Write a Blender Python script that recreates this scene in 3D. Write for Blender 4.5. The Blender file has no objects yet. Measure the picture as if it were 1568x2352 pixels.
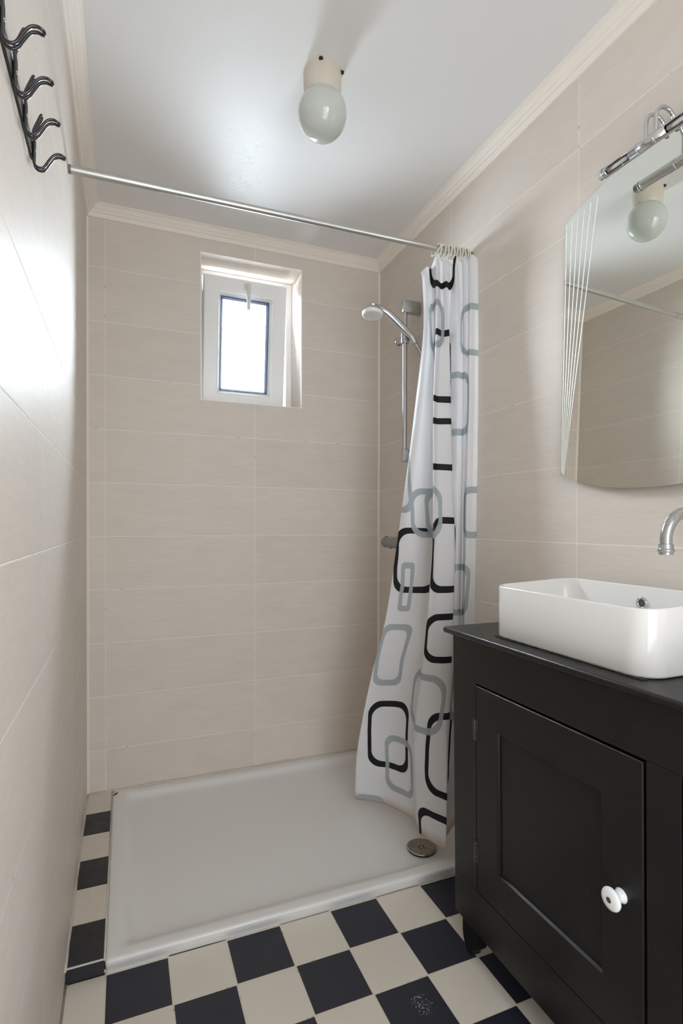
import bpy, bmesh, math, random
from mathutils import Vector, Matrix
random.seed(7)
sc = bpy.context.scene
COL = sc.collection
PI = math.pi

# ------------------------------------------------------------------ camera
CAM_H = 1.1334
cam_d = bpy.data.cameras.new('camera')
cam = bpy.data.objects.new('camera', cam_d)
COL.objects.link(cam)
F_PX, CY_PX, YAW, PITCH, ROLL = 1233.86, 1213.68, 0.3835, -0.0073, -0.0021
cam_d.sensor_fit = 'VERTICAL'
cam_d.sensor_height = 36.0
cam_d.sensor_width = 24.0
cam_d.lens = F_PX / 2352.0 * 36.0
cam_d.shift_y = (CY_PX - 1176.0) / 2352.0
cam_d.clip_start = 0.01
cam.matrix_world = (Matrix.Translation((0, 0, CAM_H)) @ Matrix.Rotation(-YAW, 4, 'Z')
                    @ Matrix.Rotation(PI / 2 + PITCH, 4, 'X') @ Matrix.Rotation(-ROLL, 4, 'Z'))
sc.camera = cam

# ------------------------------------------------------------------ render look
sc.view_settings.view_transform = 'Standard'
sc.view_settings.look = 'None'
sc.view_settings.exposure = 0.10
sc.view_settings.gamma = 1.0
sc.view_settings.use_curve_mapping = False
sc.cycles.diffuse_bounces = 7
sc.cycles.glossy_bounces = 6
sc.cycles.transmission_bounces = 8
sc.cycles.transparent_max_bounces = 12
sc.cycles.max_bounces = 14
sc.cycles.caustics_reflective = False
sc.cycles.caustics_refractive = False
sc.cycles.sample_clamp_indirect = 4.0

# ------------------------------------------------------------------ world + lights
WORLD_STRENGTH = 3.7
WINDOW_WATTS = 11.5
SKY_WATTS = 1850.0
BOUNCE_FILL_WATTS = 110.0
HALL_FILL_WATTS = 9.0
world = bpy.data.worlds.new('overcast_sky')
sc.world = world
world.use_nodes = True
bg = world.node_tree.nodes['Background']
bg.inputs[0].default_value = (0.90, 0.95, 1.0, 1)
bg.inputs[1].default_value = WORLD_STRENGTH


def area(name, loc, target, sx, sy, watts, color, spread=PI):
    d = bpy.data.lights.new(name, 'AREA')
    d.shape = 'RECTANGLE'; d.size = sx; d.size_y = sy
    d.energy = watts; d.color = color; d.spread = spread
    o = bpy.data.objects.new(name, d); COL.objects.link(o)
    o.location = loc
    o.rotation_euler = (Vector(target) - Vector(loc)).to_track_quat('-Z', 'Y').to_euler()
    return o


# daylight arriving at the panes of the small window, plus two unseen fill lamps added
area('window_daylight', (0.515, 2.532, 1.955), (0.515, 1.0, 1.80), 0.225, 0.405, WINDOW_WATTS, (0.86, 0.93, 1.0))
area('sky_light', (0.52, 3.55, 2.70), (0.515, 2.45, 1.93), 3.8, 2.1, SKY_WATTS, (0.88, 0.94, 1.0))
area('ground_bounce_fill', (0.50, 3.25, 1.05), (0.52, 2.45, 2.20), 1.6, 0.9, BOUNCE_FILL_WATTS, (0.95, 0.96, 1.0))  # added fill lamp standing in for ground bounce, brightens the window recess
area('hall_fill', (0.80, -1.20, 1.75), (0.15, 1.3, 1.50), 0.9, 1.1, HALL_FILL_WATTS, (1.0, 0.965, 0.91))  # added unseen fill lamp beyond the doorway, lifts the left wall

# ------------------------------------------------------------------ dimensions
XL, XR, YB, YF = -0.1378, 1.1347, 2.3301, -0.45
ZC = 2.380
ROW0, ROWH = 2.14659, 0.2125
LEDGE_A, LEDGE_B = -0.00407, 0.030286      # the ledge and tray rise slightly towards the rear wall
def ledge_z(y): return LEDGE_A + LEDGE_B * y


# ------------------------------------------------------------------ helpers
def link(name, me, m=None, parent=None):
    o = bpy.data.objects.new(name, me)
    COL.objects.link(o)
    if m is not None and not me.materials:
        me.materials.append(m)
    if parent is not None:
        o.parent = parent
    return o


def obj(name, bm, m=None, parent=None, smooth=False, angle=None):
    bmesh.ops.recalc_face_normals(bm, faces=bm.faces)
    me = bpy.data.meshes.new(name)
    if smooth:
        for f in bm.faces: f.smooth = True
    bm.to_mesh(me); bm.free()
    ms = m if isinstance(m, (list, tuple)) else [m]
    for k in ms: me.materials.append(k)
    o = link(name, me, None, parent)
    if smooth and angle:
        me.set_sharp_from_angle(angle=math.radians(angle))
    return o


def empty(name, loc=(0, 0, 0)):
    o = bpy.data.objects.new(name, None); COL.objects.link(o)
    o.location = loc; o.empty_display_size = 0.05
    return o


def tag(o, label=None, cat=None, group=None, kind=None):
    if label: o['label'] = label
    if cat: o['category'] = cat
    if group: o['group'] = group
    if kind: o['kind'] = kind
    return o


def place(root):
    """children are modelled in world space: keep them there under a root that sits at the thing's base"""
    for c in root.children:
        c.matrix_parent_inverse = Matrix.Translation(-root.location)
    return root


def add_box(bm, a, b, bev=0.0, seg=2, mi=0):
    vs = [bm.verts.new((x, y, z)) for x in (a[0], b[0]) for y in (a[1], b[1]) for z in (a[2], b[2])]
    q = [(0, 1, 3, 2), (4, 6, 7, 5), (0, 4, 5, 1), (2, 3, 7, 6), (0, 2, 6, 4), (1, 5, 7, 3)]
    fs = [bm.faces.new([vs[i] for i in f]) for f in q]
    for f in fs: f.material_index = mi
    if bev > 0:
        es = list({e for f in fs for e in f.edges})
        r = bmesh.ops.bevel(bm, geom=es, offset=bev, segments=seg, profile=0.5, affect='EDGES', clamp_overlap=True)
        for f in r['faces']: f.material_index = mi
    return bm


def frames(pts, closed=False):
    n = len(pts); T = []
    for i in range(n):
        if closed:
            t = pts[(i + 1) % n] - pts[i - 1]
        else:
            t = pts[min(i + 1, n - 1)] - pts[max(i - 1, 0)]
        T.append(t.normalized())
    ref = Vector((0, 0, 1))
    if abs(T[0].dot(ref)) > 0.9: ref = Vector((0, 1, 0))
    N = [(ref - T[0] * ref.dot(T[0])).normalized()]
    for i in range(1, n):
        v = N[-1] - T[i] * N[-1].dot(T[i])
        N.append(v.normalized())
    return T, N


def add_tube(bm, pts, r, seg=16, closed=False, caps=True, mi=0, flat=1.0):
    pts = [Vector(p) for p in pts]
    n = len(pts)
    rs = r if isinstance(r, (list, tuple)) else [r] * n
    T, N = frames(pts, closed)
    rings = []
    for i in range(n):
        B = T[i].cross(N[i])
        rings.append([bm.verts.new(pts[i] + N[i] * (rs[i] * math.cos(2 * PI * k / seg))
                                   + B * (rs[i] * flat * math.sin(2 * PI * k / seg))) for k in range(seg)])
    m = n if closed else n - 1
    for i in range(m):
        a, b = rings[i], rings[(i + 1) % n]
        for k in range(seg):
            f = bm.faces.new((a[k], a[(k + 1) % seg], b[(k + 1) % seg], b[k])); f.material_index = mi
    if caps and not closed:
        bm.faces.new(rings[0]).material_index = mi
        bm.faces.new(rings[-1][::-1]).material_index = mi
    return bm


def add_lathe(bm, prof, origin, axis, seg=48, mi=0, ref=None):
    """prof: (radius, distance along axis); radius 0 closes the end"""
    o = Vector(origin); ax = Vector(axis).normalized()
    if ref is None:
        ref = Vector((0, 0, 1)) if abs(ax.z) < 0.9 else Vector((1, 0, 0))
    u = (ref - ax * ref.dot(ax)).normalized(); v = ax.cross(u)
    rings = []
    for rr, h in prof:
        if rr < 1e-6:
            rings.append([bm.verts.new(o + ax * h)])
        else:
            rings.append([bm.verts.new(o + ax * h + u * (rr * math.cos(2 * PI * k / seg)) + v * (rr * math.sin(2 * PI * k / seg))) for k in range(seg)])
    for a, b in zip(rings, rings[1:]):
        if len(a) == 1 and len(b) == 1: continue
        for k in range(seg):
            k2 = (k + 1) % seg
            if len(a) == 1: f = bm.faces.new((a[0], b[k2], b[k]))
            elif len(b) == 1: f = bm.faces.new((a[k], a[k2], b[0]))
            else: f = bm.faces.new((a[k], a[k2], b[k2], b[k]))
            f.material_index = mi
    return bm


def smooth_path(ctrl, n=10, closed=False):
    P = [Vector(p) for p in ctrl]; out = []
    m = len(P)
    rng = range(m if closed else m - 1)
    for i in rng:
        if closed:
            p0, p1, p2, p3 = P[i - 1], P[i], P[(i + 1) % m], P[(i + 2) % m]
        else:
            p0, p1, p2, p3 = P[max(i - 1, 0)], P[i], P[i + 1], P[min(i + 2, m - 1)]
        for k in range(n):
            t = k / n
            out.append(0.5 * ((2 * p1) + (p2 - p0) * t + (2 * p0 - 5 * p1 + 4 * p2 - p3) * t * t + (3 * p1 - p0 - 3 * p2 + p3) * t ** 3))
    if not closed: out.append(P[-1])
    return out


# ------------------------------------------------------------------ materials
class NT:
    def __init__(self, name):
        self.m = bpy.data.materials.new(name); self.m.use_nodes = True
        self.t = self.m.node_tree; self.n = self.t.nodes; self.l = self.t.links
        self.b = self.n['Principled BSDF']; self.out = self.n['Material Output']
    def node(self, typ, **kw):
        n = self.n.new(typ)
        for k, v in kw.items(): setattr(n, k, v)
        return n
    def set(self, sock, v):
        if hasattr(v, 'is_linked') or isinstance(v, bpy.types.NodeSocket): self.l.new(v, sock)
        else: sock.default_value = v
    def math(self, op, a, b=None, c=None, clamp=False):
        n = self.node('ShaderNodeMath', operation=op); n.use_clamp = clamp
        for i, v in enumerate((a, b, c)):
            if v is not None: self.set(n.inputs[i], v)
        return n.outputs[0]
    def smooth(self, v, a, b, lo=0.0, hi=1.0):
        n = self.node('ShaderNodeMapRange', interpolation_type='SMOOTHSTEP')
        self.set(n.inputs['Value'], v)
        n.inputs['From Min'].default_value = a; n.inputs['From Max'].default_value = b
        n.inputs['To Min'].default_value = lo; n.inputs['To Max'].default_value = hi
        return n.outputs['Result']
    def mix(self, f, a, b, blend='MIX'):
        n = self.node('ShaderNodeMix', data_type='RGBA', blend_type=blend)
        self.set(n.inputs['Factor'], f); self.set(n.inputs['A'] if False else n.inputs[6], a); self.set(n.inputs[7], b)
        return n.outputs[2]
    def noise(self, vec, scale, detail=3.0, rough=0.5):
        n = self.node('ShaderNodeTexNoise'); self.l.new(vec, n.inputs['Vector'])
        n.inputs['Scale'].default_value = scale; n.inputs['Detail'].default_value = detail
        n.inputs['Roughness'].default_value = rough
        return n.outputs['Fac']
    def pos(self):
        g = self.node('ShaderNodeTexCoord'); s = self.node('ShaderNodeSeparateXYZ')
        self.l.new(g.outputs['Object'], s.inputs[0])
        return g.outputs['Object'], s.outputs[0], s.outputs[1], s.outputs[2]
    def combine(self, x, y, z):
        c = self.node('ShaderNodeCombineXYZ')
        for i, v in enumerate((x, y, z)): self.set(c.inputs[i], v)
        return c.outputs[0]
    def bump(self, h, strength, dist=0.001, normal=None):
        n = self.node('ShaderNodeBump'); self.l.new(h, n.inputs['Height'])
        n.inputs['Strength'].default_value = strength; n.inputs['Distance'].default_value = dist
        if normal is not None: self.l.new(normal, n.inputs['Normal'])
        return n.outputs[0]
    def line(self, c, c0, sp, w, soft=0.0008):
        """1 on a grout line, 0 on the tile"""
        a = self.math('DIVIDE', self.math('SUBTRACT', c, c0), sp)
        d = self.math('MULTIPLY', self.math('ABSOLUTE', self.math('SUBTRACT', self.math('FRACT', self.math('ADD', a, 0.5)), 0.5)), sp)
        return self.smooth(d, w / 2, w / 2 + soft, 1.0, 0.0), self.math('FLOOR', a)


def plain(name, col, rough=0.5, metal=0.0, spec=0.5, coat=0.0, noise=0.0, nscale=30.0, bump=0.0):
    t = NT(name)
    t.b.inputs['Base Color'].default_value = (*col, 1); t.b.inputs['Roughness'].default_value = rough
    t.b.inputs['Metallic'].default_value = metal; t.b.inputs['Specular IOR Level'].default_value = spec
    t.b.inputs['Coat Weight'].default_value = coat; t.b.inputs['Coat Roughness'].default_value = 0.08
    if noise or bump:
        v, x, y, z = t.pos(); nf = t.noise(v, nscale, 4.0)
        if noise:
            c2 = tuple(max(0, k * (1 - noise)) for k in col)
            t.l.new(t.mix(nf, (*col, 1), (*c2, 1)), t.b.inputs['Base Color'])
            t.l.new(t.smooth(nf, 0.3, 0.7, max(0.02, rough - 0.08), rough + 0.08), t.b.inputs['Roughness'])
        if bump: t.l.new(t.bump(nf, bump, 0.001), t.b.inputs['Normal'])
    return t.m


TILE = (0.685, 0.622, 0.558)
GROUT = (0.83, 0.785, 0.725)


def wall_tile(name, axis, c0, sp):
    t = NT(name); v, x, y, z = t.pos()
    c = x if axis == 'X' else y
    lh, ih = t.line(z, ROW0, ROWH, 0.0022)
    lv, iv = t.line(c, c0, sp, 0.0022)
    g = t.math('MAXIMUM', lh, lv)
    # faint horizontal grain of the tile glaze and a slightly different tone per tile
    grain = t.noise(t.combine(t.math('MULTIPLY', c, 9.0), t.math('MULTIPLY', z, 120.0), t.math('MULTIPLY', ih, 3.7)), 1.6, 4.0, 0.6)
    cloud = t.noise(t.combine(t.math('MULTIPLY', c, 3.0), t.math('MULTIPLY', z, 9.0), ih), 2.0, 3.0)
    wn = t.node('ShaderNodeTexWhiteNoise', noise_dimensions='2D')
    t.l.new(t.combine(iv, ih, 0.0), wn.inputs['Vector'])
    tone = t.math('ADD', t.math('MULTIPLY', grain, 0.16), t.math('ADD', t.math('MULTIPLY', cloud, 0.10), t.math('MULTIPLY', wn.outputs['Value'], 0.05)))
    tone = t.math('ADD', tone, 0.84)
    mul = t.node('ShaderNodeVectorMath', operation='SCALE')
    mul.inputs[0].default_value = TILE; t.l.new(tone, mul.inputs['Scale'])
    # worn dirt specks in the joints
    dirt = t.smooth(t.noise(v, 60.0, 3.0), 0.62, 0.72)
    gc = t.mix(dirt, (*GROUT, 1), (0.40, 0.36, 0.31, 1))
    t.l.new(t.mix(g, mul.outputs[0], gc), t.b.inputs['Base Color'])
    streak = t.noise(t.combine(t.math('MULTIPLY', c, 14.0), t.math('MULTIPLY', z, 40.0), ih), 1.0, 5.0, 0.65)
    rgh = t.math('ADD', t.math('MULTIPLY', streak, 0.24), 0.34)
    t.l.new(t.math('ADD', rgh, t.math('MULTIPLY', g, 0.3)), t.b.inputs['Roughness'])
    t.l.new(t.math('MULTIPLY', t.math('SUBTRACT', 1.0, g), 0.17), t.b.inputs['Specular IOR Level'])
    h = t.math('SUBTRACT', t.math('MULTIPLY', streak, 0.75), g)
    t.l.new(t.bump(h, 0.5, 0.0014), t.b.inputs['Normal'])
    return t.m


def floor_tile(name, gx, gy, sp, black=(0.018, 0.020, 0.030), cream=(0.74, 0.69, 0.61)):
    t = NT(name); v, x, y, z = t.pos()
    lx, ix = t.line(x, gx, sp, 0.003)
    ly, iy = t.line(y, gy, sp, 0.003)
    a = t.math('FLOOR', t.math('DIVIDE', t.math('SUBTRACT', x, gx), sp))
    b = t.math('FLOOR', t.math('DIVIDE', t.math('SUBTRACT', gy, y), sp))
    par = t.math('ABSOLUTE', t.math('MODULO', t.math('ADD', a, b), 2.0))   # 0 = black tile
    par = t.math('GREATER_THAN', par, 0.5)
    g = t.math('MAXIMUM', lx, ly)
    n = t.noise(v, 35.0, 4.0); cl = t.noise(v, 6.0, 3.0)
    bcol = t.mix(n, (*black, 1), (0.026, 0.028, 0.040, 1))
    ccol = t.mix(cl, (*cream, 1), (cream[0] * 0.88, cream[1] * 0.87, cream[2] * 0.86, 1))
    base = t.mix(par, bcol, ccol)
    # white paint specks on one dark tile
    dx = t.math('SUBTRACT', x, 0.6525); dy = t.math('SUBTRACT', y, 1.098)
    rr = t.math('SQRT', t.math('ADD', t.math('MULTIPLY', dx, dx), t.math('MULTIPLY', dy, dy)))
    near = t.smooth(rr, 0.012, 0.055, 1.0, 0.0)
    vor = t.node('ShaderNodeTexVoronoi'); t.l.new(v, vor.inputs['Vector']); vor.inputs['Scale'].default_value = 230.0
    sp_ = t.math('MULTIPLY', t.math('LESS_THAN', vor.outputs['Distance'], 0.30),
                 t.math('GREATER_THAN', t.math('MULTIPLY', near, t.noise(v, 90.0, 2.0)), 0.40))
    base = t.mix(sp_, base, (0.55, 0.53, 0.50, 1))
    dirt = t.smooth(t.noise(v, 45.0, 3.0), 0.62, 0.74)
    gc = t.mix(dirt, (0.68, 0.62, 0.53, 1), (0.24, 0.18, 0.13, 1))
    t.l.new(t.mix(g, base, gc), t.b.inputs['Base Color'])
    t.l.new(t.math('ADD', t.math('MULTIPLY', n, 0.14), t.math('ADD', 0.34, t.math('MULTIPLY', g, 0.3))), t.b.inputs['Roughness'])
    t.b.inputs['Specular IOR Level'].default_value = 0.4
    h = t.math('SUBTRACT', t.math('MULTIPLY', n, 0.08), g)
    t.l.new(t.bump(h, 0.2, 0.0010), t.b.inputs['Normal'])
    return t.m


M_WB = wall_tile('beige_tile_rear', 'X', -0.0705, 0.6007)
M_WL = wall_tile('beige_tile_left', 'Y', YB, 0.6145)
M_WR = wall_tile('beige_tile_right', 'Y', YB, 0.6098)
M_FLOOR = floor_tile('checker_floor', 0.1055, 1.3139, 0.15028)
M_LEDGE_BLACK = plain('ledge_black_tile', (0.018, 0.019, 0.026), 0.36, noise=0.3, nscale=40)
M_LEDGE_CREAM = plain('ledge_cream_tile', (0.68, 0.625, 0.54), 0.38, noise=0.08, nscale=20)
M_BEAD = plain('corner_filler', (0.84, 0.795, 0.72), 0.5)
M_SILICONE = plain('joint_filler', (0.66, 0.61, 0.53), 0.5, noise=0.35, nscale=55, bump=0.2)
M_CEIL = plain('satin_ceiling_paint', (0.80, 0.795, 0.785), 0.50, spec=0.32, noise=0.012, nscale=160, bump=0.06)
M_CORNICE = plain('cornice_paint', (0.86, 0.80, 0.73), 0.5, spec=0.2)
M_PLASTER = plain('plain_plaster', (0.68, 0.65, 0.60), 0.7)
M_UPVC = plain('white_window_plastic', (0.91, 0.915, 0.92), 0.30)
M_SPACER = plain('glazing_spacer', (0.10, 0.13, 0.22), 0.4, noise=0.2, nscale=60)
M_TRAY = plain('white_acrylic', (0.76, 0.755, 0.74), 0.30, spec=0.45, noise=0.0)
M_DARKGAP = plain('dark_gap', (0.015, 0.013, 0.012), 0.8)
M_STEEL = plain('brushed_steel', (0.42, 0.40, 0.38), 0.30, metal=1.0, noise=0.12, nscale=70)
M_CHROME = plain('chrome', (0.66, 0.67, 0.685), 0.13, metal=1.0)
M_CHROME_DULL = plain('limescaled_chrome', (0.52, 0.535, 0.55), 0.19, metal=1.0)
M_ROD = plain('grey_rod_metal', (0.56, 0.56, 0.54), 0.36, metal=1.0)
M_ROD_END = plain('rod_rubber_end', (0.16, 0.15, 0.13), 0.6)
M_GREY = plain('grey_plastic', (0.26, 0.26, 0.26), 0.42, noise=0.08)
M_WHITEPL = plain('white_plastic', (0.80, 0.80, 0.79), 0.30)
M_RING = plain('cream_ring_plastic', (0.78, 0.74, 0.64), 0.30)
M_BLACKMETAL = plain('black_lacquered_metal', (0.014, 0.014, 0.017), 0.27, coat=0.3)
M_SCREW = plain('screw_steel', (0.60, 0.62, 0.66), 0.25, metal=1.0)
M_LAMPBASE = plain('cream_porcelain', (0.66, 0.60, 0.51), 0.40, noise=0.05, nscale=12)
M_BASIN = plain('white_ceramic', (0.78, 0.77, 0.75), 0.10, spec=0.5, coat=0.3, noise=0.01)
M_KNOB = plain('white_porcelain', (0.90, 0.90, 0.92), 0.10, coat=0.4)
M_BRASS = plain('aged_brass', (0.25, 0.22, 0.16), 0.35, metal=1.0, noise=0.3, nscale=90)
M_HINGE = plain('painted_hinge', (0.045, 0.035, 0.034), 0.28, noise=0.6, nscale=140, bump=0.5, coat=0.3)
M_REFLECTOR = plain('lamp_reflector', (0.62, 0.58, 0.55), 0.34, metal=0.6, noise=0.45, nscale=220, bump=0.6)
M_ETCH = plain('cut_glass_line', (0.95, 0.98, 0.96), 0.25, metal=0.15)
M_EDGE = plain('mirror_edge', (0.17, 0.21, 0.18), 0.25)


def black_paint():
    t = NT('black_brushed_paint'); v, x, y, z = t.pos()
    n = t.noise(v, 18.0, 5.0); f = t.noise(t.combine(t.math('MULTIPLY', x, 60.0), t.math('MULTIPLY', y, 60.0), t.math('MULTIPLY', z, 9.0)), 1.0, 4.0)
    base = t.mix(n, (0.0095, 0.0083, 0.0080, 1), (0.0155, 0.0135, 0.0128, 1))
    vor = t.node('ShaderNodeTexVoronoi'); t.l.new(v, vor.inputs['Vector']); vor.inputs['Scale'].default_value = 70.0
    chip = t.math('MULTIPLY', t.math('LESS_THAN', vor.outputs['Distance'], 0.045), t.math('GREATER_THAN', t.noise(v, 9.0, 2.0), 0.56))
    base = t.mix(chip, base, (0.20, 0.19, 0.18, 1))
    t.l.new(base, t.b.inputs['Base Color'])
    t.l.new(t.smooth(f, 0.2, 0.8, 0.30, 0.36), t.b.inputs['Roughness'])
    t.b.inputs['Specular IOR Level'].default_value = 0.30
    t.l.new(t.bump(t.math('ADD', t.math('MULTIPLY', f, 0.3), n), 0.05, 0.001), t.b.inputs['Normal'])
    return t.m
M_BLACK = black_paint()


def mirror_mat():
    t = NT('mirror_silver')
    t.b.inputs['Base Color'].default_value = (0.965, 0.985, 0.945, 1)
    t.b.inputs['Metallic'].default_value = 1.0; t.b.inputs['Roughness'].default_value = 0.0
    v, x, y, z = t.pos()
    sp = t.math('MULTIPLY', t.smooth(t.noise(v, 240.0, 2.0), 0.74, 0.80), t.smooth(t.noise(v, 8.0, 2.0), 0.52, 0.62))
    t.l.new(t.math('MULTIPLY', sp, 0.35), t.b.inputs['Roughness'])
    return t.m
M_MIRROR = mirror_mat()


def glass_mat():
    t = NT('window_glass')
    tr = t.node('ShaderNodeBsdfTransparent'); tr.inputs[0].default_value = (0.96, 0.98, 0.99, 1)
    gl = t.node('ShaderNodeBsdfGlossy'); gl.inputs['Roughness'].default_value = 0.02
    fr = t.node('ShaderNodeFresnel'); fr.inputs[0].default_value = 1.45
    mx = t.node('ShaderNodeMixShader')
    t.l.new(fr.outputs[0], mx.inputs[0]); t.l.new(tr.outputs[0], mx.inputs[1]); t.l.new(gl.outputs[0], mx.inputs[2])
    t.l.new(mx.outputs[0], t.out.inputs[0])
    return t.m
M_GLASS = glass_mat()


def opal_mat():
    t = NT('opal_glass')
    t.b.inputs['Base Color'].default_value = (0.56, 0.595, 0.56, 1)
    t.b.inputs['Roughness'].default_value = 0.06
    t.b.inputs['Subsurface Weight'].default_value = 0.35
    t.b.inputs['Subsurface Radius'].default_value = (0.03, 0.035, 0.03)
    t.b.inputs['Subsurface Scale'].default_value = 0.6
    t.b.inputs['Coat Weight'].default_value = 0.4
    return t.m
M_OPAL = opal_mat()


def clear_plastic():
    t = NT('clear_plastic')
    t.b.inputs['Base Color'].default_value = (0.93, 0.91, 0.86, 1)
    t.b.inputs['Roughness'].default_value = 0.12
    t.b.inputs['Transmission Weight'].default_value = 0.35
    t.b.inputs['IOR'].default_value = 1.4
    return t.m
M_CLEAR = clear_plastic()


def hose_mat():
    t = NT('ribbed_hose'); 
    t.b.inputs['Base Color'].default_value = (0.60, 0.61, 0.62, 1)
    t.b.inputs['Metallic'].default_value = 0.9; t.b.inputs['Roughness'].default_value = 0.25
    return t.m
M_HOSE = hose_mat()

# ================================================================== SETTING
WX0, WX1, WZ0, WZ1, WDEP = 0.2970, 0.7450, 1.6585, 2.2840, 0.30
# rear wall: a slab with a window opening whose reveal is tiled too
bm = bmesh.new()
TW = 0.24
add_box(bm, (XL - 0.1, YB, -0.05), (WX0, YB + TW, ZC + 0.05))
add_box(bm, (WX1, YB, -0.05), (XR + 0.1, YB + TW, ZC + 0.05))
add_box(bm, (WX0, YB, -0.05), (WX1, YB + TW, WZ0))
add_box(bm, (WX0, YB, WZ1), (WX1, YB + TW, ZC + 0.05))
bmesh.ops.remove_doubles(bm, verts=bm.verts, dist=1e-5)
tag(obj('wall_back', bm, M_WB), 'beige tiled rear wall of the shower with the small window', 'wall', kind='structure')

bm = bmesh.new(); add_box(bm, (XL - 0.1, YF, -0.05), (XL, YB, ZC + 0.05))
tag(obj('wall_left', bm, M_WL), 'beige tiled wall on the coat hook side', 'wall', kind='structure')
bm = bmesh.new(); add_box(bm, (XR, YF, -0.05), (XR + 0.1, YB, ZC + 0.05))
tag(obj('wall_right', bm, M_WR), 'beige tiled wall behind the mirror and shower rail', 'wall', kind='structure')
# entrance wall behind the camera with an open doorway
bm = bmesh.new()
DX0, DX1, DZ = -0.02, 0.85, 2.10
add_box(bm, (XL - 0.1, YF - 0.1, -0.05), (DX0, YF, ZC + 0.05))
add_box(bm, (DX1, YF - 0.1, -0.05), (XR + 0.1, YF, ZC + 0.05))
add_box(bm, (DX0, YF - 0.1, DZ), (DX1, YF, ZC + 0.05))
tag(obj('wall_front', bm, M_PLASTER), 'plastered entrance wall with open doorway behind the camera', 'wall', kind='structure')
bm = bmesh.new(); add_box(bm, (XL - 0.1, YF - 0.1, -0.05), (XR + 0.1, YB, 0.0))
tag(obj('floor', bm, M_FLOOR), 'black and cream checkerboard tiled floor', 'floor', kind='structure')
bm = bmesh.new(); add_box(bm, (XL - 0.1, YF - 0.1, ZC), (XR + 0.1, YB + TW, ZC + 0.06))
tag(obj('ceiling', bm, M_CEIL), 'white satin painted ceiling', 'ceiling', kind='structure')

# cornice: one moulded length per wall, mitred in the corners
CP = [(0.0, 0.042), (0.006, 0.042), (0.007, 0.0405), (0.0115, 0.029), (0.0125, 0.0275), (0.0155, 0.0272), (0.018, 0.0255),
      (0.020, 0.0215), (0.0225, 0.0185), (0.0245, 0.0180), (0.0262, 0.0165), (0.030, 0.0095), (0.0345, 0.0055), (0.041, 0.0040), (0.0445, 0.0025), (0.045, 0.0)]
def cornice(name, label, side):
    bm = bmesh.new(); A, B = [], []
    for d, e in CP + [(0.0, 0.0)]:
        z = ZC - e
        if side == 'rear': a, b = (XL + d, YB - d, z), (XR - d, YB - d, z)
        elif side == 'left': a, b = (XL + d, YF, z), (XL + d, YB - d, z)
        else: a, b = (XR - d, YF, z), (XR - d, YB - d, z)
        A.append(bm.verts.new(a)); B.append(bm.verts.new(b))
    n = len(A)
    for i in range(n): bm.faces.new((A[i], A[(i + 1) % n], B[(i + 1) % n], B[i]))
    bm.faces.new(A); bm.faces.new(B[::-1])
    o = obj(name, bm, M_CORNICE, smooth=True, angle=32)
    return tag(o, label, 'cornice', kind='structure')
cornice('trim_1', 'moulded cream cornice above the window', 'rear')
cornice('trim_2', 'moulded cream cornice above the coat hooks', 'left')
cornice('trim_3', 'moulded cream cornice above the mirror', 'right')

# filler beads in the two rear corners and along the ledge and tray
bm = bmesh.new()
for (x, s) in ((XL, 1), (XR, -1)):
    lo, hi = [], []
    for d, e in ((0.0, 0.0075), (0.0022, 0.0058), (0.0034, 0.0034), (0.0058, 0.0022), (0.0075, 0.0)):
        lo.append(bm.verts.new((x + s * d, YB - e, 0.04))); hi.append(bm.verts.new((x + s * d, YB - e, ZC - 0.042)))
    for k in range(4): bm.faces.new((lo[k], lo[k + 1], hi[k + 1], hi[k]))
tag(obj('trim_4', bm, M_BEAD, smooth=True), 'cream filler beads in the two rear corners', 'joint', kind='structure')
bm = bmesh.new()
path = [(XL + 0.001, 1.458 + 0.0 , ledge_z(1.458))] + [(XL + 0.001 + 0.0008 * math.sin(i * 2.1), 1.458 + i * 0.0436, ledge_z(1.458 + i * 0.0436)) for i in range(1, 20)] + [(XL + 0.002, YB - 0.003, ledge_z(YB))]
add_tube(bm, path, 0.0045, 8)
path = [(XL + 0.002 + i * 0.0635, YB - 0.002, ledge_z(YB) - 0.002 * math.sin(i * 1.3) * 0.5) for i in range(21)]
add_tube(bm, path, 0.0052, 8)
add_tube(bm, [(-0.0475, 1.462, ledge_z(1.462)), (-0.0465, YB, ledge_z(YB))], 0.0026, 8)
add_tube(bm, [(XL, 1.4785, 0.001), (-0.050, 1.4785, 0.001), (0.3, 1.472, 0.001), (1.13, 1.472, 0.001)], 0.0045, 8)
add_tube(bm, [(XL + 0.001, YF, 0.001), (XL + 0.001, 1.478, 0.001)], 0.005, 8)
tag(obj('trim_5', bm, M_SILICONE, smooth=True), 'grubby filler joints round the ledge and shower tray', 'joint', kind='structure')

# tiled ledge between tray and left wall: alternating black and cream tiles
bm = bmesh.new()
LY = [2.326, 2.1785, 2.0405, 1.8968, 1.7588, 1.6112, 1.4700]
LX0, LX1 = XL + 0.0022, -0.0490
for i in range(6):
    y1, y0 = LY[i] - 0.001, LY[i + 1] + 0.001
    vs = [bm.verts.new((x, y, zz)) for (x, y, zz) in (
        (LX0, y0, ledge_z(y0)), (LX1, y0, ledge_z(y0)), (LX1, y1, ledge_z(y1)), (LX0, y1, ledge_z(y1)),
        (LX0, y0, 0), (LX1, y0, 0), (LX1, y1, 0), (LX0, y1, 0))]
    for f in ((0, 1, 2, 3), (4, 7, 6, 5), (0, 4, 5, 1), (1, 5, 6, 2), (2, 6, 7, 3), (3, 7, 4, 0)):
        bm.faces.new([vs[k] for k in f]).material_index = i % 2
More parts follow.
